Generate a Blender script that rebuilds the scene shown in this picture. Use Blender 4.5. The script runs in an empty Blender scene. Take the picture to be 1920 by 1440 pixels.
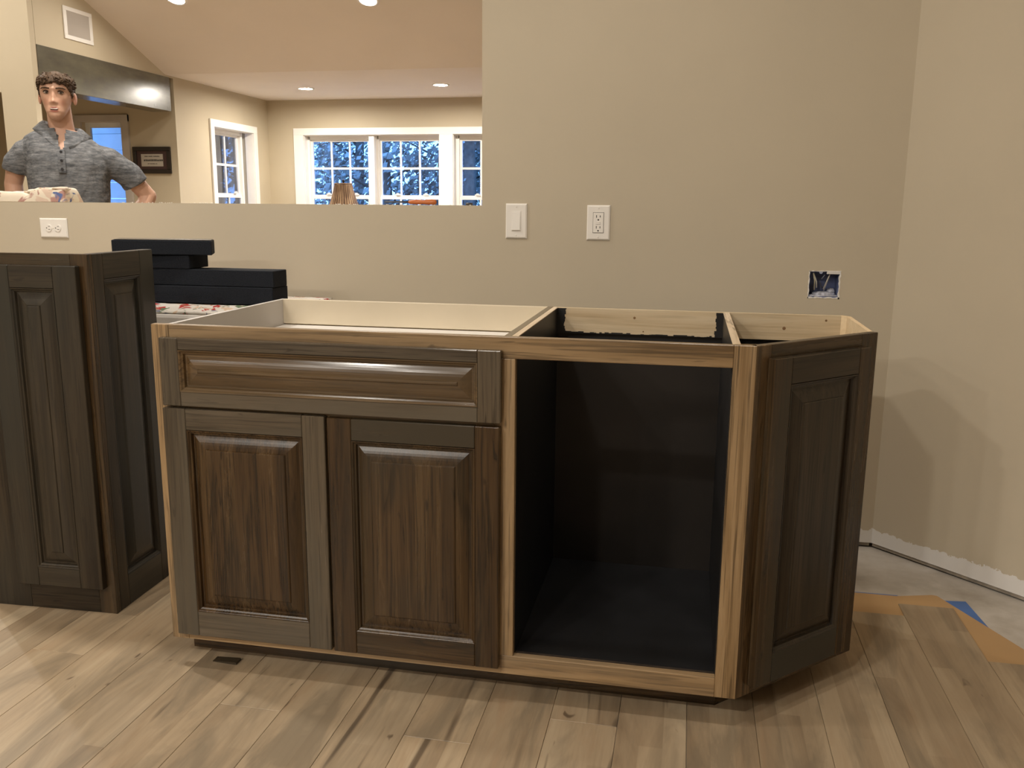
import bpy, bmesh, math, random
from mathutils import Vector, Matrix, noise as mnoise
random.seed(7)
SC = bpy.context.scene
COL = SC.collection
PI = math.pi

# ------------------------------------------------------------------ camera, world, lights, exposure
F = 1651.93; YAW, PITCH, ROLL = 0.1967, 0.1972, 0.0083
r0 = Vector((math.cos(YAW), math.sin(YAW), 0)); f0 = Vector((-math.sin(YAW), math.cos(YAW), 0)); u0 = Vector((0, 0, 1))
fw = f0 * math.cos(PITCH) - u0 * math.sin(PITCH)
up = u0 * math.cos(PITCH) + f0 * math.sin(PITCH)
rt = r0 * math.cos(ROLL) + up * math.sin(ROLL)
up = up * math.cos(ROLL) - r0 * math.sin(ROLL)
cd = bpy.data.cameras.new('camera'); cam = bpy.data.objects.new('camera', cd); COL.objects.link(cam)
cam.matrix_world = Matrix(((rt.x, up.x, -fw.x, 1.217), (rt.y, up.y, -fw.y, -1.8214), (rt.z, up.z, -fw.z, 1.1195), (0, 0, 0, 1)))
cd.sensor_width = 36; cd.lens = F / 1920 * 36; cd.clip_start = .05; cd.clip_end = 200
SC.camera = cam
SC.view_settings.view_transform = 'Standard'; SC.view_settings.look = 'None'
SC.view_settings.exposure = 0.08; SC.view_settings.gamma = 1.0; SC.view_settings.use_curve_mapping = False

w = bpy.data.worlds.new('dusk_sky'); SC.world = w; w.use_nodes = True
bg = w.node_tree.nodes['Background']; bg.inputs[0].default_value = (.16, .40, 1.0, 1); bg.inputs[1].default_value = 5.2

WARM = (1.0, .94, .85)
def can_or_fill_lamp(x, y, z, power, size=.13, col=WARM):
    d = bpy.data.lights.new('ceiling_or_fill_lamp', 'AREA'); d.shape = 'DISK'; d.size = size; d.energy = power; d.color = col
    o = bpy.data.objects.new('ceiling_or_fill_lamp', d); COL.objects.link(o); o.location = (x, y, z)
KP = 37
# kitchen recessed lamps, most places solved from the shadows on the angled wall and the floor
can_or_fill_lamp(-.70, -2.70, 2.74, KP); can_or_fill_lamp(.25, -2.76, 2.74, KP); can_or_fill_lamp(-.92, -4.4, 2.74, KP); can_or_fill_lamp(-1.75, -4.75, 2.74, KP * 1.5); can_or_fill_lamp(-2.65, -4.7, 2.74, KP * .8)  # last two added to put highlights on the drawer bevel
can_or_fill_lamp(1.28, -.18, 2.74, KP * .22); can_or_fill_lamp(.35, -.25, 2.74, KP * .22); can_or_fill_lamp(-1.15, .42, 2.74, KP * .75)
# added fill lamps that brighten the sunroom, beyond the frame
can_or_fill_lamp(-4.7, 3.2, 3.72, 75); can_or_fill_lamp(-2.9, 3.7, 3.56, 12); can_or_fill_lamp(-1.0, 3.7, 3.58, 40); can_or_fill_lamp(-1.5, 1.75, 3.18, 34)

# ------------------------------------------------------------------ helpers
def link(name, me, mat=None, parent=None, loc=None, rotz=0.0):
    o = bpy.data.objects.new(name, me); COL.objects.link(o)
    if mat is not None and me is not None: me.materials.append(mat)
    if parent is not None: o.parent = parent
    if loc is not None: o.location = loc
    o.rotation_euler = (0, 0, rotz)
    return o
def tag(o, label=None, cat=None, group=None, kind=None):
    if label: o['label'] = label
    if cat: o['category'] = cat
    if group: o['group'] = group
    if kind: o['kind'] = kind
    return o
def empty(name, loc=(0, 0, 0), rotz=0.0, parent=None):
    return link(name, None, None, parent, loc, rotz)
class MB:
    def __init__(s): s.v = []; s.f = []
    def add(s, vs, fs):
        n = len(s.v); s.v += [tuple(p) for p in vs]; s.f += [tuple(i + n for i in f) for f in fs]; return s
    def box(s, x0, x1, y0, y1, z0, z1):
        return s.add([(x0,y0,z0),(x1,y0,z0),(x1,y1,z0),(x0,y1,z0),(x0,y0,z1),(x1,y0,z1),(x1,y1,z1),(x0,y1,z1)],
                     [(0,3,2,1),(4,5,6,7),(0,1,5,4),(1,2,6,5),(2,3,7,6),(3,0,4,7)])
    def prism(s, poly, z0, z1):       # poly counter-clockwise in xy
        n = len(poly)
        return s.add([(x, y, z0) for x, y in poly] + [(x, y, z1) for x, y in poly],
                     [tuple(range(n))[::-1], tuple(range(n, 2*n))] + [(i, (i+1) % n, n+(i+1) % n, n+i) for i in range(n)])
    def loft(s, rings, closed=True, caps=True):
        k = len(rings[0]); vs = [p for r in rings for p in r]; fs = []
        for a in range(len(rings) - 1):
            for i in range(k if closed else k - 1):
                j = (i + 1) % k
                fs.append((a*k+i, a*k+j, (a+1)*k+j, (a+1)*k+i))
        if caps: fs += [tuple(range(k))[::-1], tuple(range((len(rings)-1)*k, len(rings)*k))]
        return s.add(vs, fs)
    def tube(s, pts, rad, k=10, flat=None):
        pts = [Vector(p) for p in pts]
        if not isinstance(rad, (list, tuple)): rad = [rad] * len(pts)
        rings = []; ref = None
        for i, p in enumerate(pts):
            t = (pts[min(i+1, len(pts)-1)] - pts[max(i-1, 0)]).normalized()
            if ref is None: ref = t.orthogonal().normalized() if flat is None else Vector(flat)
            a = (ref - t * ref.dot(t)).normalized(); b = t.cross(a); ref = a
            rr = rad[i] if isinstance(rad[i], tuple) else (rad[i], rad[i])
            rings.append([p + a * math.cos(2*PI*j/k) * rr[0] + b * math.sin(2*PI*j/k) * rr[1] for j in range(k)])
        return s.loft(rings)
    def lathe(s, prof, c=(0, 0, 0), k=24, caps=False):
        rings = [[(c[0] + r*math.cos(2*PI*j/k), c[1] + r*math.sin(2*PI*j/k), c[2] + z) for j in range(k)] for r, z in prof]
        return s.loft(rings, True, caps)
    def ell(s, c, r, k=20, m=12):
        rings = []
        for i in range(1, m):
            t = PI * i / m
            rings.append([(c[0] + r[0]*math.sin(t)*math.cos(2*PI*j/k), c[1] + r[1]*math.sin(t)*math.sin(2*PI*j/k), c[2] - r[2]*math.cos(t)) for j in range(k)])
        return s.loft(rings)
    def mesh(s, name, bev=0, seg=1, smooth=False):
        me = bpy.data.meshes.new(name); me.from_pydata(s.v, [], s.f); me.update()
        if bev:
            bm = bmesh.new(); bm.from_mesh(me)
            es = [e for e in bm.edges if len(e.link_faces) == 2 and e.calc_face_angle(0) > .5]
            bmesh.ops.bevel(bm, geom=es, offset=bev, segments=seg, affect='EDGES', profile=.6)
            bm.to_mesh(me); bm.free()
        if smooth: me.polygons.foreach_set('use_smooth', [True] * len(me.polygons))
        return me
def box(name, b, mat, parent=None, bev=0, loc=None, rotz=0.0):
    return link(name, MB().box(*b).mesh(name, bev), mat, parent, loc, rotz)
def struct(o): o['kind'] = 'structure'; return o

# ------------------------------------------------------------------ materials
class N:
    def __init__(s, name):
        s.m = bpy.data.materials.new(name); s.m.use_nodes = True; s.t = s.m.node_tree; s.b = s.t.nodes['Principled BSDF']
    def n(s, typ, **kw):
        x = s.t.nodes.new(typ)
        for k, v in kw.items():
            if k.startswith('_'): setattr(x, k[1:], v)
            else:
                kk = int(k[1:]) if k[0] == 'i' and k[1:].isdigit() else k
                s.set(x.inputs[kk], v)
        return x
    def set(s, inp, v):
        if isinstance(v, bpy.types.NodeSocket): s.t.links.new(v, inp)
        elif isinstance(v, bpy.types.Node): s.t.links.new(v.outputs[0], inp)
        else: inp.default_value = v
    def ramp(s, fac, stops, interp='LINEAR'):
        x = s.n('ShaderNodeValToRGB', Fac=fac); x.color_ramp.interpolation = interp
        e = x.color_ramp.elements
        while len(e) < len(stops): e.new(.5)
        for k, (p, c) in zip(e, stops): k.position = p; k.color = (*c, 1) if len(c) == 3 else c
        return x.outputs[0]
    def mix(s, fac, a, b, mode='MIX'):
        x = s.n('ShaderNodeMix', _data_type='RGBA', _blend_type=mode)
        s.set(x.inputs[0], fac); s.set(x.inputs[6], a if not isinstance(a, tuple) else (*a, 1)); s.set(x.inputs[7], b if not isinstance(b, tuple) else (*b, 1))
        return x.outputs[2]
    def math(s, op, a, b=0.0, c=0.0):
        x = s.n('ShaderNodeMath', _operation=op); s.set(x.inputs[0], a); s.set(x.inputs[1], b); s.set(x.inputs[2], c); return x.outputs[0]
    def coord(s, rnd=False):
        c = s.n('ShaderNodeTexCoord').outputs['Object']
        if rnd:
            o = s.n('ShaderNodeObjectInfo'); k = s.n('ShaderNodeVectorMath', _operation='SCALE'); k.inputs[0].default_value = (37, 53, 71)
            s.set(k.inputs[3], o.outputs['Random']); a = s.n('ShaderNodeVectorMath', _operation='ADD', i0=c, i1=k); c = a.outputs[0]; s.rnd = o.outputs['Random']
        return c
    def noise(s, vec, scale, detail=3, rough=.5, sc=(1, 1, 1), dist=0.0, loc=(0, 0, 0)):
        mp = s.n('ShaderNodeMapping', Vector=vec); mp.inputs['Scale'].default_value = sc; mp.inputs['Location'].default_value = loc
        return s.n('ShaderNodeTexNoise', Vector=mp, Scale=scale, Detail=detail, Roughness=rough, Distortion=dist).outputs[0]
    def bump(s, h, strength, dist=.002):
        b = s.n('ShaderNodeBump', Height=h, Strength=strength, Distance=dist); s.set(s.b.inputs['Normal'], b)
    def fin(s, col=None, rough=.5, spec=.5, metal=0.0, coat=0.0):
        if col is not None: s.set(s.b.inputs['Base Color'], (*col, 1) if isinstance(col, tuple) else col)
        s.set(s.b.inputs['Roughness'], rough); s.b.inputs['Specular IOR Level'].default_value = spec; s.set(s.b.inputs['Metallic'], metal)
        if coat: s.b.inputs['Coat Weight'].default_value = coat; s.b.inputs['Coat Roughness'].default_value = .18
        return s.m
def plain(name, col, rough=.5, spec=.5, metal=0.0, var=.06, scale=6, bump=0.0):
    k = N(name); c = k.coord(); n = k.noise(c, scale, 4)
    a = tuple(max(0, v * (1 - var)) for v in col); b = tuple(v * (1 + var) for v in col)
    if bump: k.bump(k.noise(c, 220, 2), bump, .0006)
    return k.fin(k.ramp(n, [(.3, a), (.7, b)]), rough, spec, metal)

def wood(name, axis, dark, mid, light, glaze, gl=.5, rough=.30, fine=1.0, sk=1.0):
    k = N(name); c = k.coord(True)
    L = {'x': (.05, 1, 1), 'y': (1, .05, 1), 'z': (1, 1, .05)}[axis]; L2 = {'x': (.022, 1, 1), 'y': (1, .022, 1), 'z': (1, 1, .022)}[axis]; L3 = {'x': (.16, 1, 1), 'y': (1, .16, 1), 'z': (1, 1, .16)}[axis]
    g = k.noise(c, 30, 6, .65, L, .7); fi = k.noise(c, 200, 3, .6, L2, .3); big = k.noise(c, 4.5, 4, .6, L3, .6)
    col = k.ramp(g, [(.32, dark), (.5, mid), (.66, light)])
    pore = k.ramp(fi, [(.36, (0, 0, 0)), (.48, (1, 1, 1))])
    col = k.mix(k.math('MULTIPLY', k.math('SUBTRACT', 1.0, pore), .7 * fine), col, tuple(v * .35 for v in dark))
    # hickory cathedral streaks and short dark flecks
    st = k.noise(c, 10, 4, .65, L, 2.2, (3, 1, 2)); col = k.mix(k.ramp(st, [(.57, (0, 0, 0)), (.62, (.8 * sk,) * 3), (.65, (0, 0, 0)), (.70, (.6 * sk,) * 3), (.72, (0, 0, 0))]), col, tuple(v * .4 for v in dark))
    fl = k.noise(c, 70, 2, .5, L3, .5, (8, 2, 5)); col = k.mix(k.ramp(fl, [(.68, (0, 0, 0)), (.74, (.75 * sk,) * 3)]), col, tuple(v * .4 for v in dark))
    amt = k.math('MULTIPLY', k.math('ADD', k.ramp(big, [(.42, (0, 0, 0)), (.64, (1, 1, 1))]), k.math('MULTIPLY_ADD', k.rnd, .8, -.25)), gl)
    x = k.n('ShaderNodeClamp', Value=amt); col = k.mix(x.outputs[0], col, glaze)
    v = k.n('ShaderNodeHueSaturation', Color=col, Value=k.math('MULTIPLY_ADD', k.rnd, .36, .82)); v.inputs['Saturation'].default_value = 1.05
    k.bump(fi, .16, .0006)
    return k.fin(v.outputs[0], k.math('MULTIPLY_ADD', g, .14, rough - .06), .42)
FR = dict(dark=(.155, .094, .044), mid=(.300, .200, .105), light=(.400, .280, .160), glaze=(.240, .182, .118))
DR = dict(dark=(.026, .0135, .0055), mid=(.060, .033, .0135), light=(.098, .060, .028), glaze=(.036, .0295, .020))
W_X = wood('stained_hickory_frame_across', 'x', **FR, gl=.45); W_Z = wood('stained_hickory_frame_upright', 'z', **FR, gl=.35)
D_X = wood('stained_hickory_door_across', 'x', **DR, gl=.8, rough=.25); D_Z = wood('stained_hickory_door_upright', 'z', **DR, gl=.75, rough=.25)
G_X = wood('greyed_hickory_across', 'x', (.045, .032, .020), (.092, .070, .047), (.140, .110, .077), (.085, .072, .054), .9, .19); G_Z = wood('greyed_hickory_upright', 'z', (.045, .032, .020), (.088, .067, .044), (.130, .102, .070), (.080, .068, .050), .9, .25)
M_X = wood('brown_hickory_drawer_panel', 'x', (.050, .028, .012), (.110, .066, .030), (.165, .108, .054), (.075, .055, .034), .5, .17); M_Z = wood('shade_darkened_angled_stile', 'z', (.050, .028, .012), (.110, .066, .030), (.165, .108, .054), (.075, .055, .034), .5, .25)  # angled stile: frame wood darkened to carry the shade of its face
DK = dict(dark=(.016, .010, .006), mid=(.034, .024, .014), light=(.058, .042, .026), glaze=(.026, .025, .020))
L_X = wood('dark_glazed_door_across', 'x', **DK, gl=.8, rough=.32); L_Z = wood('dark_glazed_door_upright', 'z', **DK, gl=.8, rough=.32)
PLY = wood('pale_plywood', 'x', (.55, .42, .26), (.68, .55, .37), (.74, .62, .44), (.66, .50, .31), .5, .6, .25, .12)
PLYE = wood('plywood_edge', 'y', (.38, .29, .19), (.58, .47, .34), (.68, .57, .44), (.50, .40, .28), .5, .7, .5)
MDF = plain('brown_board_edge', (.20, .16, .10), .8)
MEL = plain('cream_melamine', (.70, .61, .46), .45, var=.03); MELG = plain('grey_white_melamine', (.56, .53, .50), .45, var=.03)
BLK = plain('black_paint', (.010, .010, .011), .42, .45, var=.3, scale=9)
BLKB = plain('black_brown_paint', (.013, .010, .008), .5, .4, var=.4, scale=5)
WHITE = plain('white_trim_paint', (.84, .82, .79), .4, var=.02); WPLA = plain('white_plastic', (.83, .80, .75), .3, var=.01)
DARK = plain('dark_slot', (.02, .018, .016), .6)
CEIL = plain('ceiling_paint', (.80, .74, .69), .8, var=.02, scale=2)
def paint(name, col, strip=False):
    k = N(name); c = k.coord(); n = k.noise(c, 1.6, 3); cc = k.ramp(n, [(.3, tuple(v*.96 for v in col)), (.7, tuple(v*1.04 for v in col))])
    if strip:     # unpainted joint compound left along the bottom of the drywall, ragged upper edge
        sx = k.n('ShaderNodeSeparateXYZ', Vector=c)
        r = k.noise(c, 26, 4, .7); h = k.math('MULTIPLY_ADD', r, .05, .038)
        cc = k.mix(k.math('LESS_THAN', sx.outputs[2], h), cc, (.72, .70, .67))
    k.bump(k.noise(c, 160, 2), .06, .001)
    return k.fin(cc, .62, .35)
WALL = paint('tan_wall_paint', (.53, .465, .355), True); WALL2 = paint('tan_sunroom_paint', (.52, .45, .33))

# ------------------------------------------------------------------ structure: kitchen shell
def grid_wall(name, xs, zs, holes, y0, y1, mat, axis='x'):
    """solid wall slab between y0 and y1 with rectangular holes (x0,x1,z0,z1); axis 'y' swaps x and y"""
    for h in holes: xs = xs + [h[0], h[1]]; zs = zs + [h[2], h[3]]
    xs = sorted(set(xs)); zs = sorted(set(zs)); m = MB()
    def solid(i, j):
        if i < 0 or j < 0 or i >= len(xs)-1 or j >= len(zs)-1: return False
        cx = (xs[i]+xs[i+1])/2; cz = (zs[j]+zs[j+1])/2
        return not any(h[0] < cx < h[1] and h[2] < cz < h[3] for h in holes)
    P = (lambda x, y, z: (x, y, z)) if axis == 'x' else (lambda x, y, z: (y, x, z))
    for i in range(len(xs)-1):
        for j in range(len(zs)-1):
            if not solid(i, j): continue
            a, b, c, d = xs[i], xs[i+1], zs[j], zs[j+1]
            q = [[(a,y0,c),(b,y0,c),(b,y0,d),(a,y0,d)], [(b,y1,c),(a,y1,c),(a,y1,d),(b,y1,d)]]
            if not solid(i-1, j): q.append([(a,y1,c),(a,y0,c),(a,y0,d),(a,y1,d)])
            if not solid(i+1, j): q.append([(b,y0,c),(b,y1,c),(b,y1,d),(b,y0,d)])
            if not solid(i, j-1): q.append([(a,y0,c),(a,y1,c),(b,y1,c),(b,y0,c)])
            if not solid(i, j+1): q.append([(a,y0,d),(b,y0,d),(b,y1,d),(a,y1,d)])
            for f in q:
                if axis == 'y': f = f[::-1]
                m.add([P(*p) for p in f], [(0, 1, 2, 3)])
    o = link(name, m.mesh(name), mat); return struct(o)
wall_back = grid_wall('wall_back', [-3.3, 1.866], [.012, 2.75], [(-2.7, .504, 1.127, 2.32), (1.600, 1.697, .839, .927)], 1.2, 1.32, WALL)
S = math.sqrt(.5)
wr = link('wall_right', MB().prism([(1.866, 1.2), (3.3, -.234), (3.385, -.15), (1.95, 1.285)], .012, 2.75).mesh('wall_right'), WALL); struct(wr)
struct(box('wall_right_2', (3.3, 3.4, -5.8, -.2, 0, 2.75), WALL)); struct(box('wall_left', (-3.4, -3.3, -5.8, 1.32, 0, 2.75), WALL))
struct(box('wall_front', (-3.4, 3.4, -5.9, -5.8, 0, 2.75), plain('reflection_dimming_brown', (.17, .13, .09), .6)))  # unseen wall, colour darkened to dim its reflection in the doors
struct(box('ceiling', (-3.4, 3.4, -5.9, 1.32, 2.75, 2.85), CEIL))
SOLE = plain('grey_sole_plate', (.30, .26, .21), .8, var=.3, scale=20)
struct(box('baseboard_back', (-3.3, 1.86, 1.205, 1.3, 0, .012), SOLE))
bbr = link('baseboard_right', MB().prism([(1.87, 1.203), (3.3, -.227), (3.37, -.15), (1.94, 1.28)], 0, .012).mesh('baseboard_right'), SOLE); struct(bbr)

# floor: dusty underlayment with individual printed planks on it
k = N('dusty_underlayment'); c = k.coord(); n1 = k.noise(c, 5, 5, .65); n2 = k.noise(c, 2.2, 3)
col = k.ramp(n1, [(.3, (.36, .32, .27)), (.55, (.50, .46, .41)), (.75, (.60, .57, .53))]); col = k.mix(k.ramp(n2, [(.45, (0, 0, 0)), (.65, (.6, .6, .6))]), col, (.42, .38, .32))
UNDER = k.fin(col, .85, .3)
floor = struct(box('floor', (-3.4, 3.4, -5.9, 1.32, -.10, -.006), UNDER))
k = N('printed_maple_plank'); c = k.coord(True); sx = k.n('ShaderNodeSeparateXYZ', Vector=c)
so = k.n('ShaderNodeSeparateXYZ', Vector=k.n('ShaderNodeTexCoord').outputs['Object'])
strip = k.math('FLOOR', k.math('DIVIDE', so.outputs[0], .0502)); seg = k.math('FLOOR', k.math('MULTIPLY_ADD', strip, .37, k.math('DIVIDE', so.outputs[1], .85)))
cmb = k.n('ShaderNodeCombineXYZ', X=k.math('MULTIPLY_ADD', k.rnd, 91.0, strip), Y=seg, Z=0.0); wn = k.n('ShaderNodeTexWhiteNoise', Vector=cmb).outputs[0]
g = k.noise(c, 11, 5, .62, (1, .11, 1), 1.0); g2 = k.noise(c, 6, 5, .62, (1, .16, 1), 1.8, (4, 2, 0)); fi = k.noise(c, 120, 3, .6, (1, .03, 1))
tone = k.math('ADD', k.math('MULTIPLY', wn, .30), k.math('MULTIPLY', g, .88))
col = k.ramp(tone, [(.26, (.235, .165, .102)), (.46, (.385, .285, .180)), (.64, (.475, .360, .232)), (.84, (.540, .425, .285))])
col = k.mix(k.math('MULTIPLY', k.ramp(g2, [(.50, (0, 0, 0)), (.64, (1, 1, 1))]), .62), col, (.225, .180, .122))
col = k.mix(k.math('MULTIPLY', k.ramp(g2, [(.30, (1, 1, 1)), (.43, (0, 0, 0))]), .45), col, (.400, .255, .145))
kn = k.noise(c, 9, 3, .55, (1, .085, 1), 1.2, (9, 7, 0)); col = k.mix(k.ramp(kn, [(.645, (0, 0, 0)), (.69, (.7, .7, .7)), (.74, (.9, .9, .9))]), col, (.070, .046, .028))
kn2 = k.noise(c, 24, 2, .5, (1, .30, 1), .8, (2, 5, 0)); col = k.mix(k.ramp(kn2, [(.71, (0, 0, 0)), (.76, (.75, .75, .75))]), col, (.10, .062, .036))
col = k.mix(k.math('MULTIPLY', k.ramp(fi, [(.3, (1, 1, 1)), (.5, (0, 0, 0))]), .16), col, (.2, .15, .1))
hv = k.n('ShaderNodeHueSaturation', Color=col, Value=k.math('MULTIPLY_ADD', k.rnd, .14, .75))
k.bump(fi, .12, .0006); PLANK = k.fin(hv.outputs[0], k.math('MULTIPLY_ADD', g, .15, .36), .45)
PW = .15; PL = 1.22
pm = MB().box(.0004, PW - .0004, .0004, PL - .0005, -.004, 0).mesh('plank', .0008); pm.materials.append(PLANK)
ends = {10: .70, 11: .665, 12: .745, 13: .436, 14: .25, 15: .08, 16: -.1, 17: -.2, 18: -.3}     # ragged unfinished edge at the right
for i in range(-16, 19):
    x = .057 + PW * i
    top = ends.get(i, 1.19); y = top - PL if i in ends else top - random.random() * PL * .9 - .3
    if i not in ends:       # a cut piece against the wall
        cm = MB().box(.0004, PW - .0004, .0004, top - y - PL * 0 - .0005, -.004, 0)
        link('plank', cm.mesh('plank', .0008), PLANK, floor, (x, y, 0)); y -= PL
    while y > -3.3 - PL:
        o = bpy.data.objects.new('plank', pm); COL.objects.link(o); o.parent = floor; o.location = (x, y, 0); y -= PL

# ------------------------------------------------------------------ structure: sunroom behind the opening
XL = -4.144; YF = 9.0; ZC = 2.43; YB = 6.76
struct(box('floor_2', (-7.2, 3.2, 1.32, 9.2, -.1, 0), plain('sunroom_floor_wood', (.30, .22, .14), .5)))
WZ0, WZ1 = .50, 2.0
grid_wall('wall_far', [-4.4, 3.2], [0, 2.6], [(-3.66, -1.875, WZ0, WZ1), (-1.70, -.02, WZ0, WZ1)], YF, YF + .24, WALL2)
# side wall with window and the wide opening below the header, gable above
sw = grid_wall('wall_side', [4.911, YF], [0, 2.43], [(4.912, 6.9, -.01, 2.412), (7.646, 8.58, WZ0, WZ1)], XL - .24, XL, WALL2, 'y')
ga = MB().add([(XL, 4.912, 2.43), (XL, YB, 2.43), (XL, 4.912, 3.16), (XL-.24, 4.912, 2.43), (XL-.24, YB, 2.43), (XL-.24, 4.912, 3.16)], [(0, 1, 2), (3, 5, 4), (0, 2, 5, 3), (1, 4, 5, 2), (0, 3, 4, 1)])
struct(link('wall_side_2', ga.mesh('wall_side_2'), WALL2))
grid_wall('wall_near_left', [-7.2, XL - .002], [0, 3.5], [(-6.6, -4.462, -.01, 2.03)], 4.85, 4.910, WALL2)
struct(box('wall_sunroom_left', (-7.3, -7.2, 1.2, 4.85, 0, 3.95), WALL2)); struct(box('wall_sunroom_right', (3.2, 3.3, 1.2, 9.2, 0, 3.95), WALL2))
grid_wall('wall_alcove', [-6.6, XL - .24], [0, 2.6], [(-5.255, -4.775, -.01, 1.985)], 6.9, 7.06, WALL2); struct(box('wall_alcove_left', (-6.7, -6.6, 4.9, 7.06, 0, 2.6), WALL2))
struct(box('ceiling_alcove', (-6.7, XL - .2, 4.92, 7.06, 2.435, 2.5), plain('alcove_ceiling_paint', (.30, .25, .19), .8)))
struct(box('wall_near', (-7.2, -2.7, 1.24, 1.32, 0, 2.75), WALL2)); struct(box('wall_near_2', (1.866, 3.2, 1.24, 1.32, 0, 2.75), WALL2))
sl = .389; YR = 3.2; ZR = ZC + (YB - YR) * sl; ZN = ZR - (YR - 1.24) * sl
cm = MB()
prof = [(YF + .24, ZC), (YB, ZC), (YR, ZR), (1.24, ZN)]
for (ya, za), (yb, zb) in zip(prof, prof[1:]):
    cm.add([(-7.2, ya, za), (3.2, ya, za), (3.2, yb, zb), (-7.2, yb, zb), (-7.2, ya, za+.1), (3.2, ya, za+.1), (3.2, yb, zb+.1), (-7.2, yb, zb+.1)], [(0,1,2,3), (4,7,6,5), (0,4,5,1), (2,6,7,3), (0,3,7,4), (1,5,6,2)])
struct(link('ceiling_2', cm.mesh('ceiling_2'), CEIL))
struct(box('wall_above', (-7.2, 3.2, 1.33, 1.40, 2.32, ZN + .1), WALL2))

# header beam over the opening
k = N('dark_glazed_beam'); c = k.coord(); n1 = k.noise(c, 2.4, 4, .6, (1, 1, 2.5)); n2 = k.noise(c, 40, 3, .6, (1, .06, 1))
col = k.ramp(n1, [(.3, (.060, .058, .045)), (.6, (.105, .100, .070)), (.8, (.15, .14, .09))]); BEAM = k.fin(k.mix(k.math('MULTIPLY', n2, .3), col, (.03, .03, .025)), .27, .8, 0, .5)
beam = box('header_beam', (XL - .22, XL + .006, 4.913, 6.825, 2.073, 2.411), BEAM, None, .003)
tag(beam, 'dark grey-green glazed header beam spanning the wide opening beside the sunroom', 'beam')

# windows -----------------------------------------------------------
k = N('window_glass'); nt = k.t; nt.nodes.remove(k.b); tr = k.n('ShaderNodeBsdfTransparent'); gl = k.n('ShaderNodeBsdfGlossy', Roughness=.02); lw = k.n('ShaderNodeFresnel', IOR=1.45)
mx = k.n('ShaderNodeMixShader', i0=k.math('MULTIPLY', lw.outputs[0], .9), i1=tr, i2=gl); nt.links.new(mx.outputs[0], nt.nodes['Material Output'].inputs[0]); GLASS = k.m
def window(name, a0, a1, cols, depth, axis, sign=1):
    """double hung unit. a0..a1 glass edges along the wall; depth: plane of the sash; axis 'x' far wall, 'y' side wall"""
    fr = .04
    def bx(m, u0, u1, d0, d1, z0, z1):
        d0, d1 = sorted((depth + sign*d0, depth + sign*d1))
        if axis == 'x': m.box(u0, u1, d0, d1, z0, z1)
        else: m.box(d0, d1, u0, u1, z0, z1)
    m = MB()
    bx(m, a0 - fr - .03, a0 - .028, -.02, .09, WZ0, WZ1); bx(m, a1 + .028, a1 + fr + .03, -.02, .09, WZ0, WZ1); bx(m, a0 - fr, a1 + fr, -.02, .09, 1.955, WZ1); bx(m, a0 - fr, a1 + fr, -.02, .09, WZ0, WZ0 + .03)
    root = link(name, m.mesh(name), WHITE); struct(root)
    cw = (a1 - a0) / cols; mu = .011
    for (z0, z1, off) in ((1.266, 1.930, .02), (.56, 1.216, -.005)):
        m = MB(); zm = (z0 + z1) / 2
        bx(m, a0 - .03, a0, off, off + .03, z0 - .035, z1 + .03); bx(m, a1, a1 + .03, off, off + .03, z0 - .035, z1 + .03)
        bx(m, a0, a1, off, off + .03, z1, z1 + .03); bx(m, a0, a1, off, off + .03, z0 - .035, z0)
        sash = link('sash', m.mesh('sash'), WHITE, root)
        m = MB()
        for i in range(1, cols): bx(m, a0 + cw*i - mu, a0 + cw*i + mu, off + .004, off + .026, z0, z1)
        bx(m, a0, a1, off + .0045, off + .0255, zm - mu - .002, zm + mu + .002)
        link('muntin', m.mesh('muntin'), WHITE, sash)
        for i in range(cols):
            for zz in ((z0, zm - mu), (zm + mu, z1)):
                p = MB(); bx(p, a0 + cw*i + (mu if i else 0), a0 + cw*(i+1) - (mu if i < cols-1 else 0), off + .013, off + .016, zz[0], zz[1])
                link('pane', p.mesh('pane'), GLASS, sash)
        if z0 > 1:
            for q in ((.28, .78) if cols == 3 else (.8,)):
                m = MB(); u = a0 + (a1 - a0) * q; bx(m, u - .035, u + .035, -.012, .012, z0, z0 + .014); bx(m, u - .018, u + .018, -.01, .01, z0 + .014, z0 + .026)
                link('sash_lock', m.mesh('sash_lock', .003), WPLA, sash)
    return root
window('window_1', -3.598, -2.856, 3, YF + .12, 'x'); window('window_2', -2.672, -1.926, 3, YF + .12, 'x'); window('window_3', -1.622, -.90, 3, YF + .12, 'x'); window('window_4', -.76, -.06, 3, YF + .12, 'x')
window('window_5', 7.878, 8.43, 2, XL - .12, 'y', -1)
m = MB()     # casing of the far windows
m.box(-3.79, .09, YF - .022, YF, 2.0, 2.085); m.box(-3.79, -3.66, YF - .022, YF, .40, 2.0); m.box(-1.875, -1.70, YF - .022, YF, .40, 2.0); m.box(-.02, .09, YF - .022, YF, .4, 2.0)
m.box(-3.83, .13, YF - .05, YF, .46, .50)
m.box(-2.80, -2.73, YF + .02, YF + .2, WZ0, WZ1); m.box(-.845, -.81, YF + .02, YF + .2, WZ0, WZ1)
struct(link('trim_1', m.mesh('trim_1', .002), WHITE))
m = MB(); m.box(XL, XL + .022, 7.565, 8.666, 1.995, 2.076); m.box(XL, XL + .022, 7.565, 7.646, .40, 1.995); m.box(XL, XL + .022, 8.58, 8.666, .40, 1.995)
struct(link('trim_2', m.mesh('trim_2', .002), WHITE))
m = MB()     # white jamb liners in the reveals
for a, b in ((-3.66, -1.875), (-1.70, -.02)):
    m.box(a, a + .006, YF, YF + .1, WZ0, WZ1); m.box(b - .006, b, YF, YF + .1, WZ0, WZ1); m.box(a, b, YF, YF + .1, WZ1 - .006, WZ1); m.box(a, b, YF, YF + .1, WZ0, WZ0 + .006)
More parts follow.
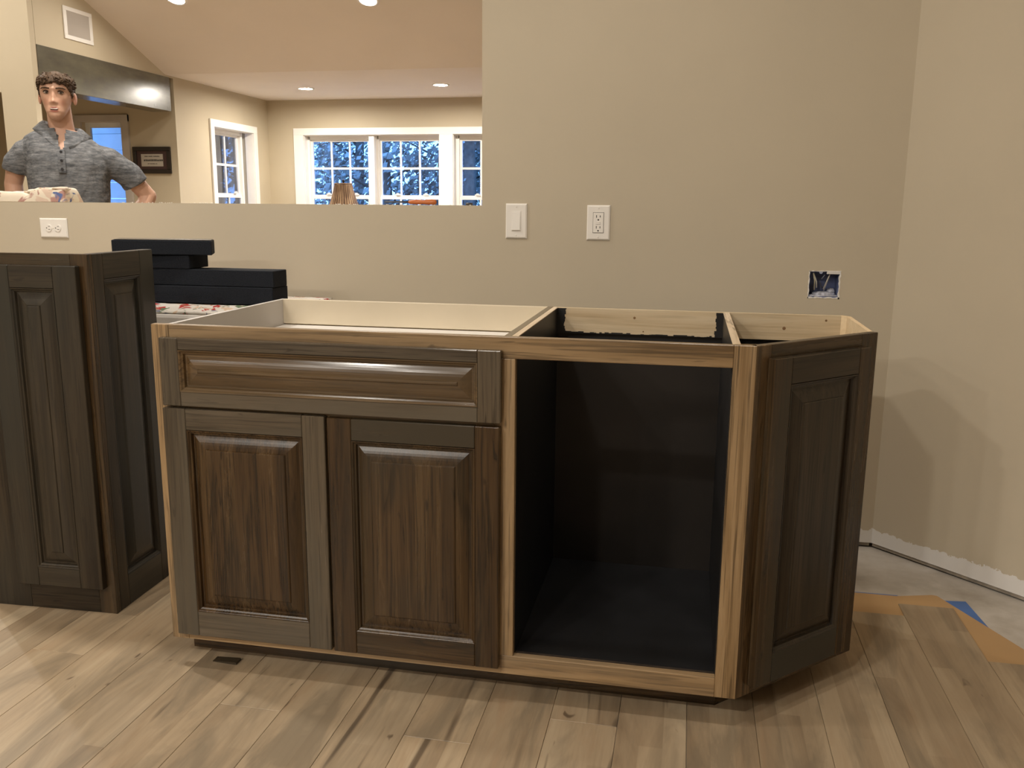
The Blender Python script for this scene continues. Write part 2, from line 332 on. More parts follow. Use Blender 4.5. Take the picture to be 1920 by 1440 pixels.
struct(link('trim_3', m.mesh('trim_3'), WHITE))
m = MB(); m.box(XL - .1, XL, 7.646, 7.652, WZ0, WZ1); m.box(XL - .1, XL, 8.574, 8.58, WZ0, WZ1); m.box(XL - .1, XL, 7.646, 8.58, WZ1 - .006, WZ1); m.box(XL - .1, XL, 7.646, 8.58, WZ0, WZ0 + .006)
struct(link('trim_4', m.mesh('trim_4'), WHITE))
# glazed door in the alcove wall
GREYP = plain('grey_door_casing', (.50, .46, .42), .5)
m = MB(); m.box(-5.335, -5.255, 6.872, 6.9, 0, 2.055); m.box(-4.775, -4.69, 6.872, 6.9, 0, 2.055); m.box(-5.335, -4.69, 6.8719, 6.9, 1.985, 2.055)
d1 = struct(link('door_1', m.mesh('door_1', .002), GREYP))
BLUEW = plain('white_storm_door', (.70, .72, .74), .4)
m = MB(); m.box(-5.255, -5.20, 6.95, 6.99, .01, 1.985); m.box(-4.83, -4.775, 6.95, 6.99, .01, 1.985); m.box(-5.20, -4.83, 6.95, 6.99, 1.93, 1.985); m.box(-5.20, -4.83, 6.95, 6.99, .01, .25); m.box(-5.20, -4.83, 6.9505, 6.9895, 1.02, 1.07)
leaf = link('door_leaf', m.mesh('door_leaf', .002), BLUEW, d1)
box('pane', (-5.20, -4.83, 6.968, 6.972, 1.07, 1.93), GLASS, leaf); box('pane', (-5.20, -4.83, 6.968, 6.972, .25, 1.02), GLASS, leaf)

# ------------------------------------------------------------------ outdoors
struct(link('ground', MB().box(-40, 30, 9.25, 60, -.3, -.2).mesh('ground'), plain('leaf_litter_ground', (.10, .09, .07), .9, var=.3, scale=1)))
pw = MB()
for i in range(14): pw.box(-7.2, -4.55, 8.5 + .004 * (i % 2), 8.56, -.2 + .2 * i, -.2 + .2 * i + .196)
struct(link('wall_porch', pw.mesh('wall_porch'), plain('porch_siding', (.62, .64, .66), .6)))
post = struct(box('trim_5', (-5.13, -4.98, 8.2, 8.35, -.2, 2.6), BLUEW, None, .004))
LEAF = plain('evergreen_leaves', (.27, .29, .27), .6, var=.35, scale=3); BARK = plain('tree_bark', (.12, .105, .09), .9, var=.3, scale=12)
def tree(x, y, h, r, label, dens=1.0, lo=.5):
    rnd = random.Random(int(x * 100) + int(y * 10)); t = empty('tree', (x, y, -.2)); tag(t, label, 'tree', 'trees outside the sunroom windows')
    m = MB(); pts = [(0, 0, 0)]; rr = [.16]
    for i in range(1, 9):
        pts.append((pts[-1][0] + rnd.uniform(-.07, .07), pts[-1][1] + rnd.uniform(-.07, .07), h * i / 8)); rr.append(.15 * (1 - i / 9))
    m.tube(pts, rr, 8); tips = []
    for i in range(26):
        z = h * rnd.uniform(.06, .95); b = Vector(pts[min(8, int(z / h * 8))]); b.z = z; a = rnd.uniform(0, 2 * PI); L = r * rnd.uniform(.5, 1.1) * (1.1 - .6 * z / h)
        p1 = b + Vector((math.cos(a) * L * .5, math.sin(a) * L * .5, L * .25)); p2 = b + Vector((math.cos(a) * L, math.sin(a) * L, L * rnd.uniform(.2, .8)))
        m.tube([b, p1, p2], [.032, .02, .006], 5); tips += [(p1, .35 * L), (p2, .4 * L), ((p1 + p2) / 2, .35 * L)]
    link('trunk', m.mesh('trunk', 0, 1, True), BARK, t)
    m = MB()
    for p, s in tips:
        if p.z < lo: continue
        for j in range(int(52 * dens)):
            c = p + Vector((rnd.gauss(0, 1), rnd.gauss(0, 1), rnd.gauss(0, .8))) * s * .62
            n = Vector((rnd.gauss(0, 1), rnd.gauss(0, 1), rnd.gauss(0, 1))).normalized(); a = n.orthogonal().normalized() * rnd.uniform(.035, .085); b = n.cross(a) * .6
            m.add([c - a, c + b, c + a, c - b], [(0, 1, 2, 3)])
    f = link('foliage', m.mesh('foliage'), LEAF, t); f['kind'] = 'stuff'
tl = [(-4.3, 14.0, 6.2, 1.5, 'leafy tree seen through left half of the left far window', 1), (-3.2, 15.6, 6.8, 1.5, 'leafy tree seen behind the lamp through far windows', .8), (-2.6, 13.4, 6.0, 1.5, 'dense tree filling the middle far window', 1.5),
      (-1.5, 14.6, 6.6, 1.6, 'dense tree filling the cut-off right far window', 1.5), (-6.2, 17.5, 7.5, 1.7, 'tall tree far back at left edge of the far windows', .8), (-4.9, 19.5, 8, 1.8, 'tall tree standing back between the nearer ones', .8),
      (-3.6, 20.5, 8, 1.9, 'tall tree farthest back behind the middle window', 1), (-7.2, 14.2, 6, 1.6, 'dark leafy tree seen through the narrow side window', 1.2), (-9.4, 16.5, 7, 1.9, 'tall tree farther back behind the narrow side window', .9),
      (-1.8, 18.6, 8, 2.0, 'tall tree behind the cut-off right far window', 1), (0.2, 16.0, 7, 1.9, 'tree hidden mostly by the kitchen wall, right outside', .8), (-8.2, 21.0, 8, 2.2, 'tree deepest in the woods at left', .9)]
for a in tl: tree(*a)

# ------------------------------------------------------------------ cabinets
def panel_mesh(name, x0, x1, z0, z1, y=-.020, bw=.030, extra=.0):
    """raised panel with sticking, groove, sloped bevel and step"""
    prof = [(0, y), (.0018, y + .0004), (.0034, y + .0014), (.0045, y + .0028), (.0055, y + .0044), (.0075, y + .0054), (.009, y + .0062), (.011, y + .0125), (.0145, y + .0125), (.0145 + bw * .13, y + .0108), (.0145 + bw * .28, y + .0090), (.0145 + bw * .46, y + .0072), (.0145 + bw * .66, y + .0057), (.0145 + bw * .85, y + .0046), (.0145 + bw, y + .0040), (.0152 + bw, y + .0022), (.0165 + bw, y + .0010), (.019 + bw, y + .0005)]
    rings = [[(x0 + i, d, z0 + i), (x1 - i, d, z0 + i), (x1 - i, d, z1 - i), (x0 + i, d, z1 - i)] for i, d in prof]
    m = MB(); m.loft(rings, True, False); n = len(m.v); m.f.append((n-4, n-3, n-2, n-1))
    m.box(x0 - .001, x1 + .001, y + .013, -.002, z0 - .001, z1 + .001)
    return m.mesh(name)
def raised_door(kind, parent, X0, X1, Z0, Z1, x0, x1, z0, z1, MX, MZ, loc=None, rotz=0.0, across=False, PM=None, y=-.020, back=-.0005, label=None):
    d = link(kind, panel_mesh(kind, x0, x1, z0, z1, y), PM or (MX if across else MZ), parent, loc, rotz)
    for nm, b, mt in (('stile', (X0, x0, y, back, Z0, Z1), MZ), ('stile', (x1, X1, y, back, Z0, Z1), MZ), ('rail', (x0, x1, y + .0002, back, z1, Z1), MX), ('rail', (x0, x1, y + .0002, back, Z0, z0), MX)):
        box(nm, b, mt, d, .0016)
    if label: d['label'] = label
    return d
ZB, ZT, W, LA = .067, .850, 1.3584, .4023
base = empty('base_cabinet', (0, 0, 0))
tag(base, 'brown stained topless base cabinet with two doors, an open black bay and an angled end', 'cabinet')
def P_(name, b, mat, bev=0, lab=None, loc=None, rotz=0.0, par=base):
    o = box(name, b, mat, par, bev, loc, rotz)
    if lab: o['label'] = lab
    return o
B1 = .0012
# face frame
P_('stile', (0, .045, 0, .019, ZB, ZT), W_Z, B1); P_('stile', (.815, .861, 0, .019, .113, .803), W_Z, B1); P_('stile', (1.313, W, 0, .019, ZB, ZT), W_Z, B1)
P_('rail', (.045, 1.313, .0002, .019, .803, ZT), W_X, B1); P_('rail', (.045, 1.313, .0002, .019, ZB, .113), W_X, B1)
P_('rail', (.045, .815, .0002, .019, .640, .684), W_X, B1); P_('stile', (.412, .452, .0004, .019, .113, .640), W_Z, B1)
raised_door('drawer_front', base, .030, .833, .663, .822, .077, .782, .697, .795, G_X, G_Z, across=True, PM=M_X)
raised_door('door', base, .028, .4285, .089, .657, .085, .374, .153, .606, G_X, G_Z, PM=D_Z)
raised_door('door', base, .4345, .831, .088, .655, .491, .776, .143, .605, D_X, D_Z, label='right-hand door with browner wood')
# angled end: face frame and door in a frame turned 45 degrees
A = dict(loc=(W, 0, 0), rotz=PI / 4)
P_('stile', (.0, .045, 0, .019, ZB, ZT), M_Z, B1, **A); P_('stile', (.345, LA, 0, .019, ZB, ZT), D_Z, B1, **A)
P_('rail', (.045, .345, .0002, .019, .795, ZT), D_X, B1, **A); P_('rail', (.045, .345, .0002, .019, ZB, .113), D_X, B1, **A)
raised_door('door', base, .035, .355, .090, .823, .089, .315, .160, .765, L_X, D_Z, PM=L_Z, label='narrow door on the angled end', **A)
# carcass
P_('side_panel', (.030, .042, .019, .62, ZB, ZT - .001), MELG, 0, 'grey-white left side panel')
P_('back_panel', (.042, .832, .608, .62, ZB, ZT - .001), MEL, 0, 'cream back panel of the left bay')
P_('partition', (.832, .847, .019, .62, ZB, ZT - .002), MEL); P_('edge_band', (.832, .8472, .019, .62, ZT - .002, ZT - .0008), MDF)
P_('partition', (.848, .862, .019, .6175, ZB, ZT - .003), BLK, 0, 'black-painted partition with pale plywood edge'); P_('edge_band', (.848, .8622, .019, .62, ZT - .003, ZT - .001), PLYE)
P_('partition', (1.311, 1.327, .019, .5995, ZB, ZT - .003), BLK); P_('edge_band', (1.3108, 1.3272, .019, .60, ZT - .003, ZT - .001), PLYE)
P_('nailer', (.862, 1.612, .600, .618, .780, ZT - .001), PLY, 0, 'pale knotty plywood strip along the back')
pb = MB()
for x0, x1 in ((.8622, .884), (1.293, 1.311)):      # ragged black paint ends on the nailer
    z = .780
    while z < ZT - .003:
        h = min(random.uniform(.004, .010), ZT - .002 - z); j = random.uniform(-.004, .004)
        if x0 < 1: pb.box(x0, x1 + j, .5992, .5999, z, z + h)
        else: pb.box(x0 + j, x1, .5992, .5999, z, z + h)
        z += h
x = .884
while x < 1.293:
    d = random.uniform(.006, .02); pb.box(x, min(x + d, 1.293), .5992, .5999, .7798, .780 + random.uniform(.0005, .005)); x += d
P = link('paint_overlap', pb.mesh('paint_overlap'), BLK, base); P['label'] = 'ragged black brush marks on the plywood strip'
for i, (x, z, r) in enumerate(((1.075, .827, .0035), (1.470, .812, .0045), (1.575, .836, .003), (1.10, .79, .002))):
    m = MB(); m.tube([(x, .5997, z), (x, .5992, z)], [r, r * .7], 10); link('knot', m.mesh('knot'), plain('knot_wood', (.20, .11, .045), .6), base)
P_('back_panel', (.8485, 1.635, .6185, .624, ZB, .84), BLK)  # added black sheet, puts the shade into the gap below the nailer
P_('back_panel', (.862, 1.311, .600, .613, ZB, .758), BLKB, 0, 'black-brown back of the open bay')
P_('back_panel', (1.327, 1.612, .601, .613, ZB, .766), W_X, 0, 'brown back of the angled bay')
sp = MB().prism([(1.612, .598), (1.624, .588), (1.624, .300), (1.634, .300), (1.635, .594), (1.618, .618), (1.612, .618)], ZB, ZT - .001)
so_ = link('side_panel', sp.mesh('side_panel'), PLY, base); so_['label'] = 'pale plywood right side panel'
P_('bottom_panel', (.862, 1.311, .019, .60, .098, .110), BLK, 0, 'black painted floor of the open bay'); P_('bottom_panel', (.042, .832, .019, .608, .098, .110), MEL)
bp = link('bottom_panel', MB().prism([(1.327, .02), (1.37, .03), (1.636, .30), (1.636, .60), (1.327, .60)], .098, .11).mesh('bottom_panel'), W_X, base)
P_('bay_lip', (.862, 1.311, .0195, .026, .098, .1135), plain('worn_black_edge', (.035, .025, .018), .5, var=.5, scale=30))
P_('nailer', (.0425, .8315, .5965, .6078, .7785, ZT - .0012), MEL, 0, 'cream strip along the back of the left bay')
P_('stretcher', (.046, .828, .50, .5960, .765, .775), WHITE, 0, 'white back stretcher inside the left bay')
tk = MB().prism([(.005, .082), (1.32, .082), (1.40, .165), (1.55, .315), (1.55, .58), (.005, .58)], 0, ZB - .0005)
P = link('toe_kick', tk.mesh('toe_kick'), D_X, base)

# tall narrow cabinet at the left
tc = empty('tall_cabinet', (-.303, .203, 0), math.radians(2.0))
tag(tc, 'dark glazed cabinet with a narrow door, taller than its neighbour, at left edge', 'cabinet')
T_ = lambda *a, **k: P_(*a, par=tc, **k)
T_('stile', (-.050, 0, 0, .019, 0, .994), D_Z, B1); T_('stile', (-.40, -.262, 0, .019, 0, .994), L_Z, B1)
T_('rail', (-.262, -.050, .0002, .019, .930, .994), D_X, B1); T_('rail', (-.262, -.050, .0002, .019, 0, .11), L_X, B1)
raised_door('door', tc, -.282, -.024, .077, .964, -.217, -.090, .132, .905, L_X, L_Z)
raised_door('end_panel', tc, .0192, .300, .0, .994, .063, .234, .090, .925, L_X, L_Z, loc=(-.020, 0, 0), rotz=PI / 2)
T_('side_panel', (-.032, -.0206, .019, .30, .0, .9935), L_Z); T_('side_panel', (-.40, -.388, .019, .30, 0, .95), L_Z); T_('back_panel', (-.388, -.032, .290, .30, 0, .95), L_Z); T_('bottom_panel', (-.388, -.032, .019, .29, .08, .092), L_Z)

# ------------------------------------------------------------------ things behind the cabinets
def fabric(name, base_c, blobs, scale=14, rough=.75):
    k = N(name); c = k.coord(True); col = base_c
    for i, (bc, th) in enumerate(blobs):
        n = k.noise(c, scale * (1 + .17 * i), 2, .5, (1, 1, 1.6), 1.2, (i * 7.3, i * 3.1, i * 5.7)); col = k.mix(k.ramp(n, [(th, (0, 0, 0)), (th + .03, (1, 1, 1))]), col, bc)
    k.bump(k.noise(c, 60, 3), .3, .002)
    return k.fin(col, rough, .3)
BX = dict(x0=-.80, x1=-.02, y0=.735, y1=1.15)
ctn = MB().box(BX['x0'], BX['x1'], BX['y0'], BX['y1'], 0, .775)
ct = link('carton', ctn.mesh('carton', .012, 2), fabric('white_carton', (.66, .63, .59), [((.58, .52, .46), .6)], 5)); tag(ct, 'white wrapped carton behind the cabinets, carrying the black foam boards', 'box')
def crumple(name, x0, x1, y0, y1, nx, ny, hf, zf, mat):
    m = MB(); top = []
    for j in range(ny + 1):
        for i in range(nx + 1):
            x = x0 + (x1 - x0) * i / nx; y = y0 + (y1 - y0) * j / ny; top.append((x, y, hf(x, y, i / nx, j / ny)))
    bot = [(p[0], p[1], zf) for p in top]; n = len(top); fs = []
    for j in range(ny):
        for i in range(nx):
            a = j*(nx+1)+i; fs.append((a, a+1, a+nx+2, a+nx+1)); fs.append((n+a, n+a+nx+1, n+a+nx+2, n+a+1))
    bd = [i for i in range(nx+1)] + [j*(nx+1)+nx for j in range(1, ny+1)] + [ny*(nx+1)+i for i in range(nx-1, -1, -1)] + [j*(nx+1) for j in range(ny-1, 0, -1)]
    for a, b in zip(bd, bd[1:] + bd[:1]): fs.append((a, n+a, n+b, b))
    m.add(top + bot, fs); me = m.mesh(name, 0, 1, True); return link(name, me, mat)
PR = fabric('red_and_green_print', (.66, .62, .56), [((.42, .03, .025), .57), ((.12, .17, .10), .60), ((.60, .45, .33), .60), ((.20, .21, .25), .64)], 14)
nz = lambda x, y, s: mnoise.noise(Vector((x * s, y * s, 3.1)))
cl = crumple('printed_cloth', -.80, -.03, .742, 1.14, 60, 26, lambda x, y, a, b: .783 + .017 * min(1, b * 7) + (.005 * nz(x, y, 14) + .003 * nz(x, y, 40)) * (1 if b < .16 else .25), .7755, PR)
tag(cl, 'red, green and white printed cloth lying on the carton under the foam', 'cloth')
k = N('black_foam'); c = k.coord(); n = k.noise(c, 260, 3, .7); k.bump(n, .6, .002); FOAM = k.fin(k.ramp(n, [(.3, (.008, .010, .014)), (.7, (.018, .021, .028))]), .9, .2)
FT = plain('foam_skin_sheen', (.03, .03, .034), .22, .6)
def foam(x0, x1, y0, y1, z0, z1, rz, label, skew=0.0):
    cx, cy = x1, y0; m = MB(); n = 16
    rings = []
    for i in range(n + 1):       # sawn faces, slightly uneven
        x = x0 + (x1 - x0) * i / n; j = lambda a: (.0018 if a in (1, 3) else .0004) * mnoise.noise(Vector((x * 30, a * 9.1, z0 * 50)))
        rings.append([(x - cx, y0 - cy + j(1), 0 + j(2)), (x - cx - skew, y1 - cy + j(3), 0 + j(2)), (x - cx - skew, y1 - cy + j(3), z1 - z0 + j(5)), (x - cx, y0 - cy + j(1), z1 - z0 + j(5))])
    m.loft([r[::-1] for r in rings]); o = link('foam_board', m.mesh('foam_board', .002), FOAM, None, (cx, cy, z0), rz); tag(o, label, 'foam', 'black foam boards stacked on the carton')
    return o
foam(-.78, -.098, .815, .925, .8035, .8595, 0, 'longer black foam board, lowest in the stack')
foam(-.78, -.094, .817, .912,   .8606, .9140, math.radians(-.6), 'longer black foam board, second from the bottom')
foam(-.74, -.390, .818, .940, .9152, .9590, math.radians(.6), 'shorter black foam board, third from the bottom')
tb = foam(-.645, -.308, .822, .940, .9606, 1.0065, math.radians(7), 'shorter black foam board on top, with a shiny upper face', .040)
sk = link('upper_skin', MB().prism([(-.33, .003), (-.004, .003), (-.042, .115), (-.37, .115)], .0475, .0483).mesh('upper_skin'), FT, tb)

# wall plates
def plate(name, cx, cz, w_, h_, label, cat):
    t = empty(name, (cx, 1.2, cz)); tag(t, label, cat)
    m = MB(); a, b = w_ / 2, h_ / 2
    rings = [[(x, y, z) for x, z in ((-a+i, -b+i), (a-i, -b+i), (a-i, b-i), (-a+i, b-i))] for i, y in ((0, -.0002), (0, -.003), (.004, -.006), (.005, -.0063))]
    m.loft(rings, True, True); link('cover_plate', m.mesh('cover_plate'), WPLA, t); return t
def bx(t, name, b, mat, bev=0, rot=False): return box(name, b, mat, t, bev)
def screw(t, x, z):
    m = MB(); m.tube([(x, -.0062, z), (x, -.0075, z)], [.0028, .002], 10); o = link('screw', m.mesh('screw'), WPLA, t)
sw_ = plate('light_switch', .626, 1.0755, .074, .118, 'white rocker light switch on the tan wall, nearest the opening', 'switch')
bx(sw_, 'bezel', (-.0172, .0172, -.0072, -.006, -.034, .034), WPLA, .0006)
m = MB(); m.loft([[(-.0145, -.0074, -.031), (.0145, -.0074, -.031), (.0145, -.0074, .031), (-.0145, -.0074, .031)], [(-.0140, -.0100, -.0305), (.0140, -.0100, -.0305), (.0140, -.0078, .002), (-.0140, -.0078, .002)]][:1] + [[(-.0140, -.0112, -.0305), (.0140, -.0112, -.0305), (.0140, -.0080, .0305), (-.0140, -.0080, .0305)]])
link('rocker', m.mesh('rocker', .0005), WPLA, sw_); screw(sw_, 0, .048); screw(sw_, 0, -.048)
GREY = plain('grey_slot', (.16, .15, .14), .6)
gf = plate('outlet', .908, 1.073, .078, .116, 'white upright outlet with two sockets and test buttons, right of the switch', 'outlet')
m = MB(); m.box(-.0185, .0185, -.0066, -.006, -.0345, .0345); link('bezel_gap', m.mesh('bezel_gap'), GREY, gf)
bx(gf, 'socket_face', (-.0172, .0172, -.0082, -.006, -.033, .033), WPLA, .0006)
for s in (1, -1):
    for x, h in ((-.0062, .0042), (.0062, .0034)): bx(gf, 'slot', (x - .0012, x + .0012, -.0084, -.008, s*.018 + .003 - h, s*.018 + .003 + h), DARK)
    m = MB(); m.tube([(0, -.0084, s*.018 - .0085), (0, -.0080, s*.018 - .0085)], .0027, 10); link('slot', m.mesh('slot'), DARK, gf)
bx(gf, 'test_button', (-.007, .007, -.0094, -.0082, .0006, .0046), WPLA, .0004); bx(gf, 'test_button', (-.007, .007, -.0094, -.0082, -.0046, -.0006), WPLA, .0004)
screw(gf, 0, .048); screw(gf, 0, -.048)
op = plate('outlet', -1.1815, 1.0300, .119, .074, 'white sideways outlet on the half wall, above the tall cabinet', 'outlet')
for s in (1, -1):
    m = MB(); m.tube([(s*.0195, -.006, 0), (s*.0195, -.0085, 0)], [.0145, .0140], 20); link('socket_face', m.mesh('socket_face'), WPLA, op)
    for z, h in ((.0058, .0036), (-.0058, .0044)): bx(op, 'slot', (s*.0195 + .003 - h, s*.0195 + .003 + h, -.0087, -.0084, z - .0011, z + .0011), GREY)
    m = MB(); m.tube([(s*.0195 - .008, -.0087, 0), (s*.0195 - .008, -.0084, 0)], .0025, 10); link('slot', m.mesh('slot'), GREY, op)
screw(op, 0, 0)

# uncovered electrical box in the wall
BLUEP = plain('blue_box_plastic', (.12, .15, .28), .3, var=.35, scale=40)
eb = empty('electrical_box', (1.6485, 1.2, .883)); tag(eb, 'open blue electrical box with loose wires in a ragged hole in the wall', 'electrical box')
m = MB(); a, b, d, t = .0475, .0425, .075, .003
m.box(-a, a, d, d + t, -b, b); m.box(-a, -a + t, .004, d, -b, b); m.box(a - t, a, .004, d, -b, b); m.box(-a, a, .004, d, -b, -b + t); m.box(-a, a, .004, d, b - t, b)
link('box_shell', m.mesh('box_shell'), BLUEP, eb)
PAP = plain('torn_drywall_paper', (.78, .76, .72), .8, var=.12, scale=60)
m = MB(); rn = random.Random(5)
def ragged(p0, p1, w0, n=16):
    vs = []; fs = []; dx = Vector((p1[0]-p0[0], 0, p1[1]-p0[1])); L = dx.length; dx.normalize(); nn = Vector((-dx.z, 0, dx.x))
    for i in range(n + 1):
        p = Vector((p0[0], 0, p0[1])) + dx * L * i / n; o = rn.uniform(.5, 1.25) * w0; q = rn.uniform(-.001, .0015)
        for yy in (-.0012, .003): vs += [tuple(p - nn * q + Vector((0, yy, 0))), tuple(p + nn * o + Vector((0, yy, 0)))]
    for i in range(n):
        k = i * 4; fs += [(k, k+4, k+5, k+1), (k+2, k+3, k+7, k+6), (k+1, k+5, k+7, k+3), (k, k+2, k+6, k+4)]
    m.add(vs, fs)
ragged((-.050, -.0445), (.050, -.0445), .0042); ragged((.049, -.046), (.049, .044), .0048); ragged((.050, .0440), (-.050, .0440), .0022); ragged((-.0490, .046), (-.0490, -.046), .0028)
link('paper_edge', m.mesh('paper_edge'), PAP, eb)
m = MB(); m.box(.006, .047, -.0004, .004, .034, .0455); link('wall_scrap', m.mesh('wall_scrap', .001), WALL, eb)
m = MB(); m.tube([(-.012, .006, .040), (-.012, .001, .040)], .0055, 12); link('screw_lug', m.mesh('screw_lug'), plain('pale_blue_plastic', (.45, .50, .66), .5), eb)
for pts, r, c in (([(-.034, .012, .036), (-.028, .016, .012), (-.026, .030, -.02)], .0022, (.55, .50, .36)), ([(-.033, .014, .034), (-.022, .018, .008), (-.020, .022, -.012)], .0020, (.62, .60, .52)),
                  ([(.018, .012, .034), (.010, .016, .010), (.002, .026, -.016)], .0020, (.60, .57, .50)), ([(.002, .018, .030), (-.006, .024, .016)], .0017, (.30, .34, .42)), ([(.016, .02, .02), (.009, .02, 0), (.004, .03, -.022)], .0018, (.42, .42, .46)),
                  ([(-.012, .02, .01), (-.004, .03, -.01), (.012, .03, -.02)], .0016, (.06, .06, .07))):
    m = MB(); m.tube(pts, r, 8); link('wire', m.mesh('wire', 0, 1, True), plain('wire_insulation', c, .4), eb)
m = MB(); m.prism([(-a+t, .006), (a-t, .006), (a-t, .074), (-a+t, .074)], -b+t, -b+t+.004); m.ell((.006, .045, -.034), (.038, .030, .009), 18, 8); m.ell((.030, .055, -.026), (.014, .018, .012), 12, 8); link('insulation_fluff', m.mesh('insulation_fluff', 0, 1, True), plain('grey_blue_dust', (.50, .51, .58), .9, var=.4, scale=90), eb)

# things on the sill of the opening
CP = fabric('floral_cloth', (.70, .62, .50), [((.62, .48, .38), .53), ((.42, .24, .20), .57), ((.10, .14, .30), .63), ((.30, .21, .12), .60)], 9)
def hcl(x, y, a, b):
    e = min(1, a * 14) * min(1, (1 - a) * 40); e = math.sqrt(max(0, e)) * math.sqrt(min(1, b * 9)) * math.sqrt(min(1, (1 - b) * 8))
    body = .030 + .012 * math.sin(x * 13 + 1.2) + .014 * nz(x, y, 9)
    if x > -1.285: body = .040 + .012 * min(1, (x + 1.285) / .04) - .006 * nz(x, y, 16)
    if x < -1.36: body -= .010 * max(0, math.sin((x + 1.36) * 22))
    return 1.1285 + max(.001, body * e + .004 * nz(x, y, 38) * e)
cs = crumple('folded_cloth', -1.75, -1.13, 1.203, 1.312, 110, 26, hcl, 1.1275, CP); tag(cs, 'crumpled floral cloth with blue and brown patches on the sill before the man', 'cloth')
m = MB(); rings = []
for i in range(40):       # rolled fold at its right end
    x = -1.295 + .166 * i / 39; rr = .0135 + .003 * nz(x, 1, 22); zc = 1.1665 + .010 * i / 39 + .004 * nz(x, 2, 15)
    rings.append([(x, 1.213 + rr * .8 + rr * .9 * math.cos(2*PI*j/16), zc + rr * .62 * math.sin(2*PI*j/16)) for j in range(16)])
m.loft([q[::-1] for q in rings]); link('rolled_fold', m.mesh('rolled_fold', 0, 1, True), CP, cs)
sc_ = empty('screwdriver', (.22, 1.262, 1.1272), math.radians(2)); tag(sc_, 'orange-handled screwdriver lying on the sill of the opening', 'tool')
m = MB(); m.tube([(0, 0, .0102), (.006, 0, .0102), (.03, 0, .0102), (.05, 0, .0102), (.085, 0, .0102), (.098, 0, .0102), (.102, 0, .0102)], [.005, .007, .0085, .0075, .0100, .009, .005], 10); link('handle', m.mesh('handle', 0, 1, True), plain('orange_plastic', (.48, .13, .03), .25), sc_)
m = MB(); m.tube([(-.088, 0, .0102), (-.080, 0, .0102), (.002, 0, .0102)], [(.0012, .004), (.003, .003), (.003, .003)], 10); link('shaft', m.mesh('shaft', 0, 1, True), plain('dark_steel', (.10, .11, .14), .3, metal=.7), sc_)
m = MB(); m.lathe([(.0001, 0), (.011, 0), (.0125, .002), (.0125, .007), (.0095, .009), (.0085, .006), (.0001, .006)], (0, 0, 0), 20)
cap = link('bottle_cap', m.mesh('bottle_cap', 0, 1, True), plain('dark_cap_plastic', (.035, .03, .028), .35), None, (.445, 1.255, 1.1272)); tag(cap, 'small dark round cap on the sill below the right window', 'cap')
cr = MB(); rn = random.Random(3)
for i in range(80):
    x = rn.choice((rn.uniform(-.95, -.5), rn.uniform(-.05, .5))); s = rn.uniform(.0006, .0022); y = rn.uniform(1.2005, 1.206)
    cr.ell((x, y + s, 1.127 + s * .6), (s * 1.6, s, s * .6), 6, 4)
o = link('plaster_crumbs', cr.mesh('plaster_crumbs'), PAP); tag(o, 'white plaster crumbs along the raw front edge of the sill', 'plaster', None, 'stuff')

# kraft paper, tape and shim on the floor
KRAFT = plain('tan_kraft_paper', (.46, .285, .13), .5, .5, var=.05, scale=3)
pp = MB().prism([(1.70, .60), (2.03, .30), (2.14, .05), (2.45, -.25), (2.30, .16), (2.125, .525), (1.985, .835), (1.972, .838), (1.87, .808), (1.748, .808)], -.0057, -.0045)
o = link('kraft_paper', pp.mesh('kraft_paper'), KRAFT); tag(o, 'tan kraft paper sheet sticking out from under the plank ends', 'paper')
TAPE = plain('blue_masking_tape', (.07, .16, .42), .55, var=.08)
tp = MB().prism([(1.96, .70), (2.075, .60), (2.058, .812), (1.985, .803)], -.0059, -.0052)
tp.v = [(x, y, z + (.0004)) for x, y, z in tp.v]
o = link('tape_piece', tp.mesh('tape_piece'), TAPE, None, (.0, .0, 0)); tag(o, 'blue masking tape piece on the floor beside the kraft paper', 'tape')
tp = MB().prism([(1.64, .806), (1.87, .8095), (1.87, .8145), (1.64, .812)], -.0059, -.0050); o = link('tape_strip', tp.mesh('tape_strip'), TAPE); tag(o, 'thin strip of blue tape on the floor behind the angled cabinet end', 'tape')
sh = MB().add([(.092, .020, 0), (.158, .016, 0), (.158, .040, 0), (.092, .043, 0), (.092, .020, .002), (.158, .016, .007), (.158, .040, .007), (.092, .043, .002)], [(0,3,2,1), (4,5,6,7), (0,1,5,4), (1,2,6,5), (2,3,7,6), (3,0,4,7)])
o = link('wood_shim', sh.mesh('wood_shim'), D_X); tag(o, 'dark brown wood shim on the floor under the left door', 'shim')

# ------------------------------------------------------------------ sunroom fittings
vg = empty('air_vent', (XL, 5.456, 2.655)); tag(vg, 'white slatted air vent high on the gable wall', 'vent')
m = MB(); hy, hz = .188, .134
for b in ((-hy, hy, .100, hz), (-hy, hy, -hz, -.100), (-hy, -.148, -.1, .1), (.148, hy, -.1, .1)): m.box(.0005, .012, b[0], b[1], b[2], b[3])
link('frame', m.mesh('frame', .002), WHITE, vg); box('duct_back', (-.002, .0015, -.148, .148, -.1, .1), plain('duct_dark', (.16, .14, .12), .7), vg)
sm = MB(); sm.add([(.002, -.004, -.1), (.010, .003, -.1), (.011, .0035, -.1), (.003, -.0035, -.1), (.002, -.004, .1), (.010, .003, .1), (.011, .0035, .1), (.003, -.0035, .1)], [(0,3,2,1), (4,5,6,7), (0,1,5,4), (1,2,6,5), (2,3,7,6), (3,0,4,7)])
sme = sm.mesh('slat'); sme.materials.append(plain('vent_slat_paint', (.55, .50, .45), .5))
for i in range(22): o = bpy.data.objects.new('slat', sme); COL.objects.link(o); o.parent = vg; o.location = (0, -.142 + i * .01352, 0)

